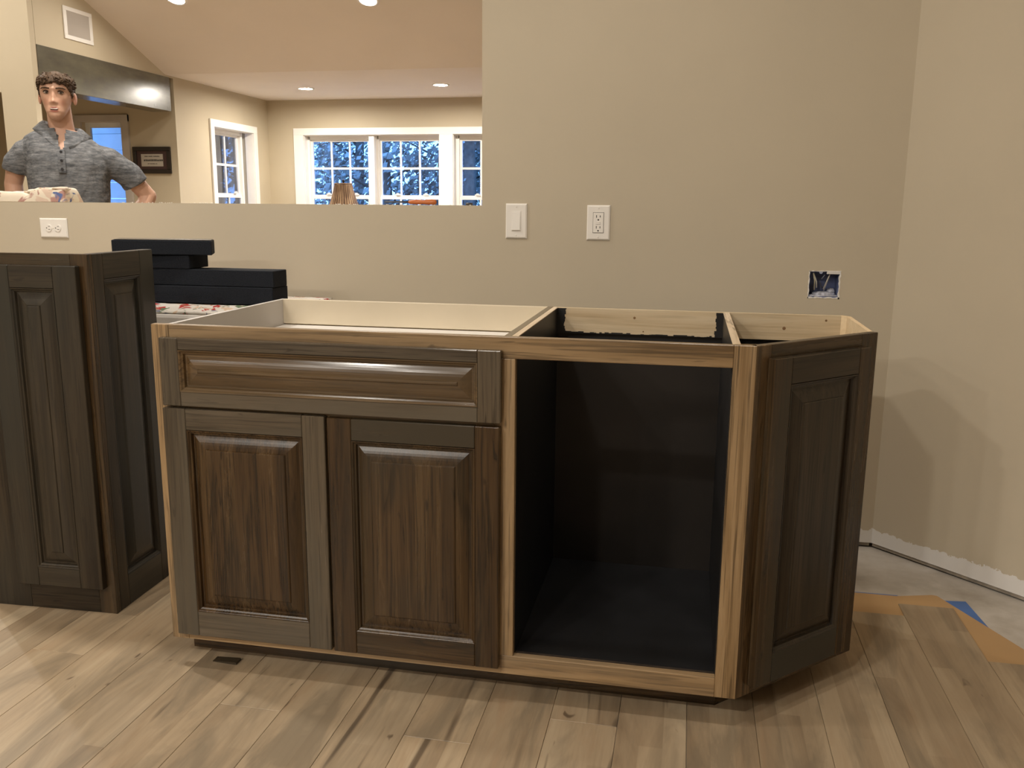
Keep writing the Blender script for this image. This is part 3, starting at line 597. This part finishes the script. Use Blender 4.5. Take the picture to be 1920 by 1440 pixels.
pf = empty('picture_frame', (-4.440, 6.9, 1.586)); tag(pf, 'dark framed print with three lines of lettering, on the wall beyond the opening', 'picture')
FRM = plain('black_brown_frame', (.018, .013, .010), .35); m = MB(); a, b = .220, .138
for q in ((-a, a, b - .042, b), (-a, a, -b, -b + .042), (-a, -a + .042, -b + .042, b - .042), (a - .042, a, -b + .042, b - .042)): m.box(q[0], q[1], -.028, -.001, q[2], q[3])
link('frame', m.mesh('frame', .004), FRM, pf); box('mat_board', (-.178, .178, -.012, -.002, -.096, .096), plain('dark_red_mat', (.055, .028, .024), .6), pf)
box('print', (-.128, .128, -.0135, -.012, -.064, .064), plain('cream_print_paper', (.42, .38, .32), .7), pf)
INK = plain('print_ink', (.04, .035, .03), .7)
def text(s, x, z, size, y, par, mat, name='lettering'):
    c = bpy.data.curves.new(name, 'FONT'); c.body = s; c.size = size; c.align_x = 'CENTER'; c.align_y = 'CENTER'; c.extrude = .0003
    o = bpy.data.objects.new(name, c); COL.objects.link(o); c.materials.append(mat); o.parent = par; o.location = (x, y, z); o.rotation_euler = (PI / 2, 0, 0)
rn = random.Random(11)      # unreadable at this distance in the photograph: rows of letter-sized marks
for z, hw, h in ((.040, .085, .010), (0, .112, .020), (-.036, .055, .008)):
    x = -hw; m = MB()
    while x < hw:
        wd = rn.uniform(.6, 1.1) * h
        if rn.random() < .88: m.box(x, x + wd * .75, -.0142, -.0136, z - h / 2, z + h / 2 * rn.uniform(.6, 1))
        x += wd
    o = link('lettering', m.mesh('lettering'), INK, pf); o['kind'] = 'stuff'

def lens_mat(s):
    k = N('lamp_lens'); k.b.inputs['Emission Color'].default_value = (1.0, .92, .80, 1); k.b.inputs['Emission Strength'].default_value = s; return k.fin((.8, .8, .8), .5)
LENS = lens_mat(1050); LENS2 = lens_mat(330)
def recessed(x, y, z, slope, label, lens, beam):
    t = empty('recessed_light', (x, y, z)); t.rotation_euler = (slope, 0, 0); tag(t, label, 'ceiling light', 'recessed lights in the sunroom ceiling')
    m = MB(); m.lathe([(.098, -.0005), (.096, -.007), (.078, -.010), (.070, -.006), (.068, -.001)], (0, 0, 0), 32); link('trim_ring', m.mesh('trim_ring', 0, 1, True), WHITE, t)
    m = MB(); m.lathe([(.068, -.003), (.04, -.0045), (.0005, -.005)], (0, 0, 0), 32, True); link('lens', m.mesh('lens', 0, 1, True), lens, t)
    if beam:
        d = bpy.data.lights.new('beam', 'SPOT'); d.energy = beam; d.color = (1, .92, .80); d.spot_size = math.radians(112); d.spot_blend = .6; d.shadow_soft_size = .06
        o = bpy.data.objects.new('beam', d); COL.objects.link(o); o.location = (x, y, z - .03)
recessed(-3.142, 7.951, ZC, 0, 'recessed light in the flat ceiling, left one above the windows', LENS, 0); recessed(-1.532, 7.859, ZC, 0, 'recessed light in the flat ceiling, right one above the windows', LENS, 0)
SA = -math.atan(sl)
recessed(-3.267, 5.601, ZC + (YB - 5.601) * sl, SA, 'recessed light in the sloped ceiling, cut off above the vent wall', LENS2, 170); recessed(-1.553, 5.715, ZC + (YB - 5.715) * sl, SA, 'recessed light in the sloped ceiling, at the top right', LENS2, 170)

# table lamp on a side table
st = empty('side_table', (-2.54, 7.5, 0)); tag(st, 'small dark side table under the window, carrying the lamp', 'table')
box('tabletop', (-.28, .28, -.24, .24, .68, .71), L_X, st, .004)
for sx_ in (-1, 1):
    for sy_ in (-1, 1): box('leg', (sx_*.25 - .02, sx_*.25 + .02, sy_*.21 - .02, sy_*.21 + .02, 0, .68), L_Z, st, .003)
lp = empty('table_lamp', (-2.54, 7.5, .71)); tag(lp, 'table lamp with a striped brown bell shade before the far windows', 'lamp')
m = MB(); m.lathe([(.0001, 0), (.085, 0), (.085, .015), (.03, .03), (.022, .06), (.05, .12), (.062, .18), (.04, .26), (.016, .30), (.012, .36), (.0001, .36)], (0, 0, 0), 28); link('base', m.mesh('base', 0, 1, True), plain('bronze_lamp_base', (.06, .04, .025), .35, metal=.5), lp)
k = N('striped_shade_fabric'); c = k.coord(); s3 = k.n('ShaderNodeSeparateXYZ', Vector=c); an = k.math('ARCTAN2', s3.outputs[1], s3.outputs[0]); stp = k.math('SINE', k.math('MULTIPLY', an, 34)); n9 = k.noise(c, 16, 3, .6, (1, 1, .2))
SHD = k.fin(k.ramp(k.math('ADD', k.math('MULTIPLY', stp, .22), n9), [(.25, (.07, .035, .018)), (.5, (.19, .11, .06)), (.8, (.38, .26, .15))]), .6, .3)
m = MB(); sp_ = [(.185, .36), (.172, .40), (.148, .46), (.128, .52), (.112, .58), (.100, .635), (.096, .652)]; m.lathe(sp_ + [(r - .004, z) for r, z in sp_[::-1]], (0, 0, 0), 40); link('shade', m.mesh('shade', 0, 1, True), SHD, lp)
BRAID = plain('shade_braid', (.20, .12, .07), .6)
m = MB(); m.lathe([(.188, .355), (.191, .362), (.186, .370)], (0, 0, 0), 40); link('shade_trim', m.mesh('shade_trim', 0, 1, True), BRAID, lp)
m = MB(); m.lathe([(.099, .648), (.101, .655), (.095, .660)], (0, 0, 0), 40); link('shade_trim', m.mesh('shade_trim', 0, 1, True), BRAID, lp)
m = MB(); m.lathe([(.0001, .650), (.010, .655), (.006, .668), (.014, .680), (.012, .695), (.0001, .702)], (0, 0, 0), 16); m.tube([(0, 0, .30), (.05, 0, .42), (.045, 0, .58), (0, 0, .655)], .003, 6); m.tube([(0, 0, .30), (-.05, 0, .42), (-.045, 0, .58), (0, 0, .655)], .003, 6); link('finial', m.mesh('finial', 0, 1, True), plain('dark_bronze', (.03, .022, .018), .4, metal=.6), lp)

# ------------------------------------------------------------------ the man behind the half wall
man = empty('person', (-1.838, 2.107, 0), math.radians(36)); tag(man, 'person in a heathered grey polo shirt, hands on hips, behind the half wall', 'person')
HC = Vector((.013, .0, 1.630)); HY = math.radians(-8)
def H(x, y, z):       # head space to person space
    c, s = math.cos(HY), math.sin(HY); return Vector((HC.x + c*x - s*y, HC.y + s*x + c*y, HC.z + z))
SK = [(-.116, -.062, .018, .018), (-.107, -.060, .026, .028), (-.093, -.053, .036, .042), (-.075, -.042, .045, .055), (-.055, -.026, .053, .068), (-.030, -.010, .061, .083), (0, 0, .070, .092), (.030, .002, .073, .096), (.058, .004, .072, .094), (.080, .006, .064, .083), (.097, .006, .046, .061), (.106, .006, .022, .030)]
def skull(z):
    for a, b in zip(SK, SK[1:]):
        if z <= b[0]:
            t = (z - a[0]) / (b[0] - a[0]); t = t*t*(3-2*t)*.5 + t*.5; return [a[i] + (b[i] - a[i]) * t for i in (1, 2, 3)]
    return list(SK[-1][1:])
def G(x, s): return math.exp(-(x / s) ** 2)
def face_disp(x, z):
    d = .021*G(x, .0105)*G(z + .033, .012) + .012*G(x, .0075)*G(z + .010, .024) + .006*(G(x - .011, .007) + G(x + .011, .007))*G(z + .037, .008)
    d -= .010*(G(x - .031, .015) + G(x + .031, .015))*G(z - .008, .011)
    d += .005*(G(x - .030, .022) + G(x + .030, .022))*G(z - .027, .008) + .004*G(x, .02)*G(z - .030, .010)
    d += .006*G(x, .021)*G(z + .060, .006) + .0055*G(x, .018)*G(z + .074, .006) - .003*G(x, .016)*G(z + .084, .005) + .006*G(x, .017)*G(z + .100, .011)
    d += .004*(G(x - .042, .018) + G(x + .042, .018))*G(z + .022, .016) - .003*(G(x - .040, .012) + G(x + .040, .012))*G(z + .060, .018)
    return d
def ringpts(z, ex=0.0, k=96, face=True):
    cy, hw, hd = skull(z); out = []
    for j in range(k):
        a = 2 * PI * j / k; ca, sa = math.cos(a), math.sin(a); e = 2 / 2.25
        x = (hw + ex) * math.copysign(abs(ca) ** e, ca); y = cy + (hd + ex) * math.copysign(abs(sa) ** e, sa)
        if face and sa < 0: y -= face_disp(x, z) * min(1, -sa * 1.6)
        out.append((x, y, z))
    return out
body = MB()
hr = [ringpts(-.116 + .222 * i / 72) for i in range(73)]
body.loft([[H(*p) for p in r] for r in hr])
for s in (-1, 1):        # ears
    m2 = MB(); m2.ell((0, 0, 0), (.008, .018, .031), 14, 9)
    body.add([H(s * (.074 + .12 * max(0, y) + p) if 0 else s * .0765 + x + s * .30 * max(0, y), .012 + y + .15 * z, -.008 + z) for (x, y, z), p in ((v, 0) for v in m2.v)], m2.f)
body.tube([(.022, .030, 1.36), (.022, .028, 1.45), (.018, .020, 1.52), (.014, .016, 1.60)], [.072, .060, .056, .054], 24)
def ering(cx, cy, z, hw, hd, k=28, e=2.4, tilt=0.0):
    return [(cx + hw * math.copysign(abs(math.cos(2*PI*j/k)) ** (2/e), math.cos(2*PI*j/k)), cy + hd * math.copysign(abs(math.sin(2*PI*j/k)) ** (2/e), math.sin(2*PI*j/k)), z + tilt * math.cos(2*PI*j/k) * hw) for j in range(k)]
TOR = [(.030, .02, .86, .160, .115, 0), (.030, .02, .94, .168, .118, 0), (.032, .02, 1.04, .165, .112, 0), (.034, .018, 1.14, .170, .112, -.02), (.034, .02, 1.24, .176, .118, -.06), (.034, .022, 1.32, .184, .118, -.10), (.034, .026, 1.375, .182, .104, -.13), (.032, .028, 1.415, .164, .086, -.14), (.028, .028, 1.445, .125, .072, -.13), (.024, .028, 1.475, .084, .062, -.08)]
def torso(m, ex): m.loft([ering(cx, cy, z, hw + ex, hd + ex, 36, 2.3, ti) for cx, cy, z, hw, hd, ti in TOR])
torso(body, 0)
RA = [(-.100, .030, 1.395), (-.138, .035, 1.365), (-.190, .055, 1.310), (-.215, .085, 1.215)]; LA_ = [(.165, .030, 1.365), (.212, .030, 1.340), (.310, .045, 1.265), (.395, .075, 1.165)]
RF = [(-.215, .085, 1.215), (-.213, .070, 1.15), (-.175, .035, 1.06), (-.135, .000, 1.005)]; LF = [(.395, .075, 1.165), (.372, .055, 1.115), (.290, .020, 1.045), (.212, .000, 1.000)]
for up_, fo in ((RA, RF), (LA_, LF)):
    body.tube(up_, [.040, .046, .046, .040], 20); body.tube(fo, [.041, .042, .035, .026], 20)
    body.ell(fo[0], (.041, .041, .041), 16, 10)
    s = -1 if fo is RF else 1; wx = Vector(fo[-1]); dr = (wx - Vector(fo[-2])).normalized()
    body.tube([wx - dr * .01, wx + dr * .03 + Vector((0, -.012, -.01)), wx + dr * .06 + Vector((0, -.035, -.025))], [(.026, .020), (.036, .016), (.038, .014)], 14)
    b0 = wx + dr * .06 + Vector((0, -.035, -.025))
    for i, (L, dz) in enumerate(((.066, .020), (.074, .007), (.069, -.007), (.055, -.020))):
        q = b0 + Vector((-s * .0, -.004, dz)); body.tube([q - dr * .02, q + Vector((-s * .012, -L * .45, -.012)), q + Vector((-s * .030, -L * .8, -.024))], [.0095, .009, .0075], 10)
    body.tube([wx + Vector((0, .004, .02)), wx + Vector((-s * .01, .035, .012)), wx + Vector((-s * .03, .055, .0))], [.012, .011, .008], 10)
for s in (-1, 1):
    body.tube([(.03 + s * .085, .02, .90), (.03 + s * .10, .01, .70), (.03 + s * .105, .015, .48), (.03 + s * .11, .03, .28), (.03 + s * .112, .035, .07)], [.088, .080, .058, .056, .040], 20)
def solidify(m, name, voxel, it=4):
    me = m.mesh(name); o = bpy.data.objects.new('tmp', me); COL.objects.link(o)
    md = o.modifiers.new('r', 'REMESH'); md.mode = 'VOXEL'; md.voxel_size = voxel; md.use_smooth_shade = True
    if it: sm_ = o.modifiers.new('s', 'SMOOTH'); sm_.factor = .5; sm_.iterations = it
    dg = bpy.context.evaluated_depsgraph_get(); out = bpy.data.meshes.new_from_object(o.evaluated_get(dg)); out.name = name
    bpy.data.objects.remove(o); out.polygons.foreach_set('use_smooth', [True] * len(out.polygons)); out.materials.clear(); return out
k = N('skin'); c = k.coord()
def blob(center, sc_):
    v = k.n('ShaderNodeVectorMath', _operation='SUBTRACT', i0=c); v.inputs[1].default_value = center
    q = k.n('ShaderNodeVectorMath', _operation='MULTIPLY', i0=v); q.inputs[1].default_value = tuple(1 / a for a in sc_)
    return k.n('ShaderNodeVectorMath', _operation='LENGTH', i0=q).outputs['Value']
col = k.ramp(k.noise(c, 9, 3), [(.3, (.56, .325, .225)), (.7, (.63, .385, .275))])
def paintb(col, cen, sc_, c2, amt, soft=.5):
    return k.mix(k.math('MULTIPLY', k.ramp(blob(cen, sc_), [(soft, (1, 1, 1)), (1, (0, 0, 0))]), amt), col, c2)
for s in (-1, 1):
    col = paintb(col, H(s * .040, -.085, -.035), (.028, .03, .025), (.58, .25, .18), .5, .1); col = paintb(col, H(s * .082, .012, -.008), (.016, .03, .036), (.58, .24, .17), .6, .5)
    col = paintb(col, H(s * .031, -.088, .010), (.020, .03, .012), (.30, .16, .11), .55, .3)
col = paintb(col, H(0, -.105, -.0625), (.027, .03, .0060), (.46, .14, .12), .9, .6); col = paintb(col, H(0, -.10, -.0765), (.024, .03, .0062), (.50, .17, .14), .9, .6)
col = paintb(col, H(0, -.115, -.036), (.014, .03, .009), (.56, .26, .19), .5, .3); col = paintb(col, H(0, -.10, -.0690), (.023, .025, .0052), (.10, .03, .025), .95, .7)
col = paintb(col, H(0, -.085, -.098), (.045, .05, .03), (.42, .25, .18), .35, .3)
k.b.inputs['Subsurface Weight'].default_value = .0
SKIN = k.fin(col, .5, .4)
bo = link('body', solidify(body, 'body', .0034, 3), SKIN, man)
EYEW = plain('eye_white', (.40, .35, .31), .3); IRIS = plain('brown_iris', (.030, .018, .010), .2); HAIRM = None
for s in (-1, 1):
    m = MB(); m.ell((0, 0, 0), (.0115, .0115, .0058), 16, 10); e = link('eye', m.mesh('eye', 0, 1, True), EYEW, man, H(s * .0305, -.0775, .0095))
    m = MB(); m.ell((0, 0, 0), (.0055, .003, .0049), 12, 8); v = Vector((math.sin(.10) , -math.cos(.10), 0)) * .0100; link('iris', m.mesh('iris', 0, 1, True), IRIS, e, v)
    m = MB(); m.tube([H(s * .0445, -.0815, .011), H(s * .038, -.088, .0165), H(s * .030, -.0905, .0182), H(s * .020, -.0895, .0145)], [(.0016, .0024)] * 4, 6); link('eyelash', m.mesh('eyelash', 0, 1, True), IRIS, man)
k = N('brown_hair'); c = k.coord(); n = k.noise(c, 95, 4, .6, (1, 1, .22)); k.bump(n, .35, .003); HAIRM = k.fin(k.ramp(n, [(.3, (.036, .021, .012)), (.5, (.075, .045, .026)), (.75, (.125, .078, .047))]), .62, .25)
for s in (-1, 1):
    m = MB(); m.tube([H(s * .053, -.0815, .0255), H(s * .043, -.0930, .0305), H(s * .029, -.0975, .0305), H(s * .014, -.0990, .0275)], [(.0025, .0018), (.0036, .0034), (.0036, .0042), (.0026, .0036)], 8); link('eyebrow', m.mesh('eyebrow', 0, 1, True), HAIRM, man)
m = MB(); m.tube([H(-.0155, -.0985, -.0642), H(-.007, -.1045, -.0662), H(.007, -.1045, -.0662), H(.0155, -.0985, -.0642)], [(.0020, .0022)] * 4, 8); link('teeth', m.mesh('teeth', 0, 1, True), plain('teeth_enamel', (.80, .76, .70), .3), man)
hm = MB(); K = 96; NZ = 44
def hairline(x, y):
    t = min(1, max(0, (y + .072) / .050)); b = .050 + .005 * math.sin(x * 70 + 1) + .004 * math.sin(x * 170); f = b * (1 - t) + (-.004 + .004 * math.sin(x * 400 + y * 300)) * t
    if y > .004: f = .012 - min(1, (y - .004) / .045) * .070
    if .004 < y < .028: f = max(f, .022)
    return f
zs_ = [-.060 + .172 * i / NZ for i in range(NZ + 1)]; rings = []
for z in zs_:
    zz = min(z, .1058); ex = .0022 + .0105 * min(1, max(0, (z - .022) / .055))
    r = ringpts(zz, ex, K, False)
    if z > .1: r = [(x * (1 - (z - .1) / .013 * .55), .006 + (y - .006) * (1 - (z - .1) / .013 * .55), z + .004) for x, y, _ in r]
    rings.append([(x + .0012 * mnoise.noise(Vector((x * 160, y * 160, z * 60))), y - (.005 * max(0, -y / .09) * min(1, max(0, (z - .045) / .03)) if y < -.03 else 0) + .0022 * mnoise.noise(Vector((x * 190, y * 80, z * 90))), z + .003 * mnoise.noise(Vector((x * 120, y * 60, 5)))) for x, y, z in [(p[0], p[1], z if z <= .1 else p[2]) for p in r]])
vs = []; idx = {}; fs = []
for i in range(NZ):
    for j in range(K):
        q = [(i, j), (i, (j+1) % K), (i+1, (j+1) % K), (i+1, j)]
        x = sum(rings[a][b][0] for a, b in q) / 4; y = sum(rings[a][b][1] for a, b in q) / 4; z = (zs_[i] + zs_[i+1]) / 2
        if z < hairline(x, y): continue
        f = []
        for a in q:
            if a not in idx: idx[a] = len(vs); vs.append(H(*rings[a[0]][a[1]]))
            f.append(idx[a])
        fs.append(tuple(f))
fs.append(tuple(idx[(NZ, j)] for j in range(K))); hm.add(vs, fs)
rn = random.Random(21)
def tuft(p, d, L, w):
    d = d.normalized(); a = d.cross(Vector((.3, .2, 1))).normalized() * w; b = d.cross(a).normalized() * w
    hm.add([p + a, p - a * .5 + b, p - a * .5 - b, p + d * L], [(0, 1, 3), (1, 2, 3), (2, 0, 3), (0, 2, 1)])
for q in range(460):       # short locks that break the outline, combed forward
    z = rn.uniform(.0, .104); j = rn.randrange(K); i = min(NZ, int((z + .060) / .172 * NZ)); p = rings[i][j]
    if p[2] < hairline(p[0], p[1]) + .004: continue
    o_ = Vector((p[0], p[1] - .006, p[2] - .02)); nrm = o_.normalized(); fwd = Vector((rn.gauss(0, .35), -1, -.55 if p[1] < -.03 else -.1)); d = fwd - nrm * fwd.dot(nrm) + nrm * rn.uniform(.03, .16)
    P0 = H(*p) - (H(*(Vector(p) + nrm * .001)) - H(*p)) ; tuft(P0, H(*(Vector(p) + d)) - H(*p), rn.uniform(.012, .022), rn.uniform(.0008, .0017))
ho = link('hair', hm.mesh('hair', 0, 1, True), HAIRM, man); sd = ho.modifiers.new('thickness', 'SOLIDIFY'); sd.thickness = .012; sd.offset = -1
# clothes
k = N('heathered_grey_knit'); c = k.coord(); n1 = k.noise(c, 60, 4, .7, (.22, .6, 1.3)); n2 = k.noise(c, 210, 2, .6, (.3, .6, 1)); fold = k.noise(c, 9, 3, .5, (1, 1, .45), 1.0)
k.bump(fold, .5, .03); SHIRT = k.fin(k.ramp(k.math('ADD', k.math('MULTIPLY', n1, .75), k.math('MULTIPLY', n2, .25)), [(.36, (.075, .080, .088)), (.5, (.15, .155, .165)), (.64, (.26, .265, .275))]), .8, .25)
sm2 = MB(); torso(sm2, .012)
sm2.tube([RA[0], RA[1], RA[2], (-.200, .066, 1.278)], [.050, .064, .064, .062], 24); sm2.tube([LA_[0], LA_[1], LA_[2], (.338, .055, 1.222)], [.050, .064, .066, .066], 24)
sme_ = solidify(sm2, 'polo_shirt', .006, 5)
for v in sme_.vertices:      # drape folds
    p = v.co; f = .006 * mnoise.noise(Vector((p.x * 9 + p.z * 5, p.y * 7, p.z * 6))) + .003 * mnoise.noise(Vector((p.x * 22 - p.z * 14, p.y * 14, p.z * 12)))
    v.co = p + Vector(v.normal) * f
po = link('polo_shirt', sme_, SHIRT, man)
cm_ = MB(); cp = []
for i in range(33):        # collar: stand round the neck, fall turned down outside, open at the front
    a = -PI / 2 + .20 + (2 * PI - .40) * i / 32; ca, sa = math.cos(a), math.sin(a); fr_ = max(0, -sa); tip = max(0, (fr_ - .80) / .2)
    rows = ((.076, .066, 1.478, .052), (.079, .070, 1.502, .062), (.092, .080, 1.494, .064), (.128, .104, 1.460, .058))
    q = []
    for n_, (rx, ry, z, dr) in enumerate(rows):
        ex = .022 * tip if n_ == 3 else 0; q.append((.022 + (rx + (.012 if n_ == 3 else 0) * tip) * ca, .026 + (ry + ex * .4) * sa, z - dr * fr_ ** 2 - .016 * ca - ex))
    cp.append(q)
vs = [p for q in cp for p in q]; cm_.add(vs, [(4*i+n_, 4*i+4+n_, 4*i+5+n_, 4*i+1+n_) for i in range(32) for n_ in range(3)])
co = link('collar', cm_.mesh('collar', 0, 1, True), SHIRT, po); sd = co.modifiers.new('thickness', 'SOLIDIFY'); sd.thickness = .005; sd.offset = 0
bmn = bmesh.new(); bmn.from_mesh(sme_)       # open V below the throat
kill = [f for f in bmn.faces if f.calc_center_median().y < .0 and f.calc_center_median().z > 1.372 and abs(f.calc_center_median().x - .016) < .006 + .013 * (f.calc_center_median().z - 1.372) / .075]
bmesh.ops.delete(bmn, geom=kill, context='FACES'); bmn.to_mesh(sme_); bmn.free()
def front(x, z): return -.112 if z < 1.33 else -.112 + (z - 1.33) * .42
pl = MB(); PZ = [1.378, 1.36, 1.33, 1.30, 1.268]; pl.loft([[(.012 - .016, front(0, z) - .010, z), (.012 + .016, front(0, z) - .010, z), (.012 + .016, front(0, z) + .01, z), (.012 - .016, front(0, z) + .01, z)] for z in PZ]); link('placket', pl.mesh('placket'), SHIRT, po)
for z in (1.366, 1.325, 1.285):
    m = MB(); m.tube([(.012, front(0, z) - .0095, z), (.012, front(0, z) - .0135, z)], .0062, 12); link('button', m.mesh('button'), plain('dark_button', (.03, .03, .035), .3), po)
pm_ = MB(); pm_.loft([ering(.03, .02, z, hw, hd, 30) for z, hw, hd in ((.78, .17, .12), (.86, .176, .127), (.94, .180, .128), (1.01, .176, .122))])
for s in (-1, 1): pm_.tube([(.03 + s * .085, .02, .88), (.03 + s * .10, .01, .70), (.03 + s * .105, .015, .48), (.03 + s * .11, .03, .28), (.03 + s * .112, .035, .05)], [.098, .092, .074, .070, .066], 20)
link('trousers', solidify(pm_, 'trousers', .009, 3), plain('dark_trousers', (.03, .035, .05), .8, var=.2), man)
for s in (-1, 1):
    m = MB(); x = .03 + s * .115; m.loft([[(x + .045 * math.cos(a) * f, .0 + dy + L * math.sin(a), z) for a in [2*PI*j/20 for j in range(20)]] for z, L, dy, f in ((0, .14, -.03, 1), (.02, .145, -.03, 1.06), (.05, .12, -.015, .95), (.09, .065, .03, .9))])
    link('shoe', m.mesh('shoe', 0, 1, True), plain('dark_shoe', (.03, .025, .02), .5), man)
